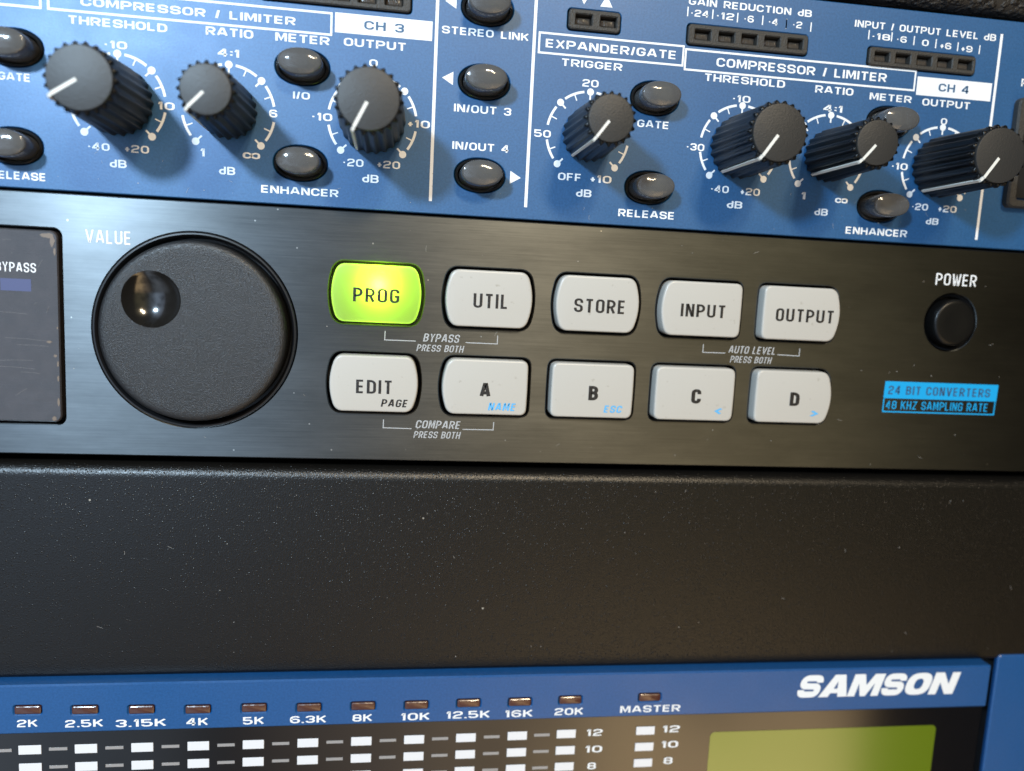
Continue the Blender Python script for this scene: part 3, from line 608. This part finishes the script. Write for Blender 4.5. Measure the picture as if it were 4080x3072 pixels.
# dial
E = lambda r: ellipse(DZ[0], DZ[1], r, r, 96)
v, f = loft([(E(16.75), 3), (E(16.72), -.05), (E(16.6), -.22), (E(16.35), -.25), (E(16.05), .10), (E(15.85), .9), (E(15.8), 3.6), (E(3), 3.6)], cap_last=True)
G.part("dial_surround", v, f, HOLEB, smooth=35)
# wheel face with a finger dimple (radial grid displaced)
dm = (34.35, -16.95); dr = 4.75
wv, wf = [], []
rings = []
n = 96
rings = [(E(15.3), 3.4), (E(15.3), -1.1), (E(15.24), -1.6), (E(15.06), -1.96), (E(14.7), -2.20), (E(14.2), -2.29), (E(13.5), -2.30)]
v, f = loft(rings, cap_last=False)
D_ = lambda r: ellipse(dm[0], dm[1], r, r, 64)
lo, li = E(13.5), D_(dr)
base = len(v)
v += [(x, -2.30, z) for x, z in lo + li]
f += [tuple(base + i for i in t) for t in geometry.tessellate_polygon([[Vector((x, z, 0)) for x, z in lo], [Vector((x, z, 0)) for x, z in li]])]
wh = G.part("dial_wheel", v, f, WHEELM, smooth=50)
rg = [(D_(dr), -2.30), (D_(dr - .12), -2.22)]
Rs = 6.8; 
for k in range(1, 15):
    r = (dr - .12) * (1 - k / 15); rg.append((D_(r), -2.22 + (math.sqrt(Rs ** 2 - r * r) - math.sqrt(Rs ** 2 - (dr - .12) ** 2))))
v, f = loft(rg); l = G.part("finger_dimple", v, f, MIRROR, smooth='all'); l.parent = wh
# power button
E = lambda r, s=1: ellipse(181.75, -14.6, r, r * 1.01, 64)
v, f = loft([(E(5.45), 3), (E(5.42), .3), (E(4.95), .9), (E(4.8), 4)], cap_last=True)
pb = G.part("power_button", v, f, HOLEB, smooth=30)
E = lambda r: ellipse(181.75, -14.6, r, r, 64)
v, f = loft([(E(4.5), 3.8), (E(4.48), -1.0), (E(4.38), -1.3), (E(4.1), -1.5), (E(3.7), -1.55), (E(2), -1.5), (E(1), -1.48)])
l = G.part("button_cap", v, f, KNOBM, smooth=50); l.parent = pb
# display window
v, f = loft([(rrect(-24.6, 19.25, -38.5, -6.55, 1.15), 3), (rrect(-24.6, 19.25, -38.5, -6.55, 1.15), -.05), (rrect(-24.4, 19.05, -38.3, -6.75, 1.0), -.28)])
dw = G.part("display_window", v, f, DISP, smooth=25)
v, f = flatpoly([(10.3, -16.65), (15.0, -16.65), (15.0, -14.65), (10.3, -14.65)], -.31); l = G.part("status_led", v, f, BLULED); l.parent = dw
s, x, z, w_, h_ = FX_TEXT[1]; v, f = text(s, x, z, w_, h_, -.33, 'light'); l = G.part("printed_label", v, f, WHITE); l.parent = dw
# chips along the window's edge
rng = random.Random(5)
def blob(cx, cz, a, b, y, n=11):
    return flatpoly([(cx + a * rng.uniform(.55, 1.1) * math.cos(2 * math.pi * i / n), cz + b * rng.uniform(.55, 1.1) * math.sin(2 * math.pi * i / n)) for i in range(n)], y)
ch = []
for q in [(17.6, -7.4, 1.1, .45), (18.4, -8.2, .45, 1.0), (18.75, -9.9, .25, .7), (18.1, -37.9, .5, .4), (18.5, -27.2, .35, .3), (18.85, -28.6, .2, .5), (18.85, -31.0, .18, .6), (18.8, -35.0, .2, .8), (17.6, -24.9, .45, .25), (18.9, -22.5, .15, .3)]:
    ch.append(blob(*q, -.305 - .002 * len(ch)))
v, f = join(*ch); l = G.part("edge_wear", v, f, SCUFF); l.parent = dw
sc = []
for x, z, L_, a in ((11.5, -20.3, 5.5, -2), (14, -24.6, 6.5, -3), (15, -25.6, 5, -1), (12, -28.2, 6, 2), (12.5, -29.4, 5.5, -3), (14.5, -30.2, 3, -4), (13, -33.5, 2.2, 35), (16.5, -12, 1.5, 60), (11.5, -8.4, 1.2, 5), (17.5, -19.5, 1.2, 70), (12.2, -10.5, .3, 80), (15.6, -18.6, .6, 40)):
    a = math.radians(a); sc.append(ribbon([(x - L_ / 2 * math.cos(a), z - L_ / 2 * math.sin(a)), (x, z + .08), (x + L_ / 2 * math.cos(a), z + L_ / 2 * math.sin(a))], .045, -.30 - .002 * len(sc)))
v, f = join(*sc); l = G.part("scratch", v, f, HAIR); l.parent = dw
# panel print
for i in (0, 2):
    s, x, z, w_, h_ = FX_TEXT[i]; v, f = text(s, x, z, w_, h_, -.03, 'light'); G.part("printed_label", v, f, WHITE)
for s, x, z, w_, h_ in FX_GREY:
    v, f = text(s, x, z, w_, h_, -.03, 'italic'); G.part("printed_label", v, f, GREYP)
for i in range(0, 18, 3):
    v, f = ribbon(FX_BRACKETS[i:i + 3], .16, -.03); G.part("printed_bracket", v, f, GREYP)
v, f = flatpoly([(169.4, -29.9), (193.85, -29.9), (193.9, -26.55), (169.45, -26.55)], -.03); bd = G.part("printed_badge", v, f, CYAN)
v, f = ribbon([(169.55, -29.95), (169.55, -32.55), (193.6, -32.55), (193.6, -29.95)], .25, -.045); l = G.part("badge_outline", v, f, CYAN); l.parent = bd
s, x, z, w_, h_ = BADGE_TEXT[0]; v, f = text(s, x, z, w_, h_, -.07, 'cond'); l = G.part("printed_label", v, f, INKB); l.parent = bd
s, x, z, w_, h_ = BADGE_TEXT[1]; v, f = text(s, x, z - .1, w_, h_, -.05, 'light'); l = G.part("printed_label", v, f, CYAN); l.parent = bd

# ================================================================== blank panel (below the effects unit)
Bk = Dev("blank_panel", "plain black powder-coated blank rack panel with a rounded top edge", "rack panel", (95, 12, -65))
prof = [(10, -45.5), (3.2, -45.5)] + [(3.2 - 2.9 * math.sin(math.radians(a)), -48.2 + 2.7 * math.cos(math.radians(a))) for a in range(10, 91, 8)]
prof += [(.3 + 1.2 * (1 - math.cos(math.radians(a))), -83.8 - 1.2 * math.sin(math.radians(a))) for a in range(0, 91, 10)] + [(10, -85.0)]
V = [(x, y, z) for x in (-30, 60, 150, 240) for y, z in prof]; n = len(prof)
F = [(k * n + i, k * n + i + 1, (k + 1) * n + i + 1, (k + 1) * n + i) for k in range(3) for i in range(n - 1)]
Bk.part("face_plate", V, F, POWDER, smooth='all')

# ================================================================== blue graphic equalizer (bottom unit)
Q = Dev("graphic_equalizer", "blue graphic equalizer with white bar meters and green display at the bottom", "equalizer", (95, 12, -110))
D = -2.3
ZT = -84.75; ZB = -93.85
leds = [lambda o, x=x, z=z, w_=w_: rrect(x - 2.2 - o, x + 2.2 + o, z - .78 - o, z + .78 + o, .3 + max(o, 0), 5) for x, z, w_, h_ in EQ_LEDS]
v, f = plate(R4(-30, 199.0, ZB, ZT, .35), leds, D, 8, .28)
band = Q.part("front_band", v, f, BLUE2)
for x, z, w_, h_ in EQ_LEDS:
    v, f = loft([(rrect(x - 2.12, x + 2.12, z - .70, z + .70, .25), 2), (rrect(x - 2.12, x + 2.12, z - .70, z + .70, .25), D - .02), (rrect(x - 1.95, x + 1.95, z - .55, z + .55, .2), D - .12)])
    Q.part("band_led", v, f, REDLED, smooth=30)
for s, x, z, w_, h_ in EQ_TEXT:
    v, f = text(s, x, z, w_, h_, D - .03); Q.part("printed_label", v, f, WHITE)
s, x, z, w_, h_ = EQ_LOGO[0]
v, f = logo(s, x, z, w_ - 1.4, h_, D - .05); Q.part("maker_logo", v, f, WHITE)
Y1 = -1.6
v, f = loft([(R4(-30, 198.6, -150, ZB - .03, .1)(0), 5), (R4(-30, 198.6, -150, ZB - .03, .1)(0), Y1)]); gw = Q.part("display_window", v, f, GLOSS)
v, f = loft([(rrect(139.3, 188.6, -130, -98.0, 1.0), Y1 - .02), (rrect(139.3, 188.6, -130, -98.0, 1.0), Y1 - .05)]); l = Q.part("lcd_screen", v, f, LCDM); l.parent = gw
cols = [13.2, 22.5, 32.0, 41.65, 51.3, 61.05, 70.8, 80.6, 90.4, 100.3, 109.9, 125.8]
dz = lambda x: -97.55 + .00011 * (x - 70) ** 2
for r in range(3):
    for i, x in enumerate(cols):
        z = dz(x) - 3.42 * r
        if z < -101.8 - .0 and x < 30: continue
        v, f = box(x - 1.88, x + 1.88, Y1 - .14, Y1, z - .85, z + .85); l = Q.part("meter_segment", v, f, SEGM, bev=.06); l.parent = gw
        if i < 10:
            xm = (x + cols[i + 1]) / 2
            v, f = box(xm - 1.52, xm + 1.52, Y1 - .08, Y1, z - .27, z + .27); l = Q.part("meter_dash", v, f, DASHM); l.parent = gw
v, f = box(7.3, 10.2, Y1 - .08, Y1, -97.2 - .27, -97.2 + .27); l = Q.part("meter_dash", v, f, DASHM); l.parent = gw
for s, x, z, w_, h_ in EQ_NUM:
    v, f = text(s, x, z, w_, h_, Y1 - .04); l = Q.part("printed_label", v, f, WHITE); l.parent = gw
v, f = loft([(R4(202.3, 245, -150, -83.7, .8)(0), .9), (R4(202.3, 245, -150, -83.7, .8)(0), .2), (R4(202.3, 245, -150, -83.7, .8)(-.3), 0)]); Q.part("rack_ear", v, f, BLUE2, smooth=30)
v, f = box(-30, 240, 3.2, 8, -150, -86); Q.part("chassis", v, f, DARK)

# ================================================================== dark case above the blue unit
T_ = Dev("black_case", "rough black textured case edge above the blue processor, out of focus at the top right", "case", (95, 12, 60))
prof = [(12, 43.4), (2.5, 43.5), (1.0, 44.3), (.4, 45.8), (.4, 90)]
V = [(x, y, z) for x in (-30, 240) for y, z in prof]; n = len(prof)
T_.part("face_plate", V, [(i, i + 1, n + i + 1, n + i) for i in range(n - 1)], TEXB, smooth='all')

# ------------------------------------------------------------------ lint and dust lying on the three lower faces
def dust(dev, n, x0, x1, z0, z1, y, seed, avoid=()):
    rng = random.Random(seed); out = []
    while len(out) < n:
        x, z = rng.uniform(x0, x1), rng.uniform(z0, z1)
        if any(a < x < b2 and c < z < d for a, b2, c, d in avoid): continue
        if rng.random() < .72:
            r = rng.choice((.05, .06, .08, .11)); out.append(flatpoly([(x + r * rng.uniform(.5, 1.1) * math.cos(t), z + r * rng.uniform(.5, 1.1) * math.sin(t)) for t in (0, 1.2, 2.5, 3.7, 5.0)], y))
        else:
            a = rng.uniform(0, 3.1); l_ = rng.uniform(.15, .55)
            out.append(ribbon([(x - l_ * math.cos(a), z - l_ * math.sin(a)), (x + rng.uniform(-.1, .1), z + rng.uniform(-.1, .1)), (x + l_ * math.cos(a), z + l_ * math.sin(a))], .035, y))
    v, f = join(*out); o = dev.part("dust", v, f, LINT); o["kind"] = "stuff"
KEYS_ = [(KX[0] - 9, KX[4] + 9, -20, -9), (KX[0] - 9, KX[4] + 9, -36, -24.5), (23, 59, -40, -4.5), (-30, 21, -40, -5), (175, 188, -21, -8), (168, 195, -34, -26)]
dust(G, 45, 20, 200, -43.5, -1, -.035, 3, KEYS_)
dust(Bk, 42, 6, 205, -82.5, -49, .26, 4)
dust(U, 35, 8, 205, .5, 8, -.035, 8)
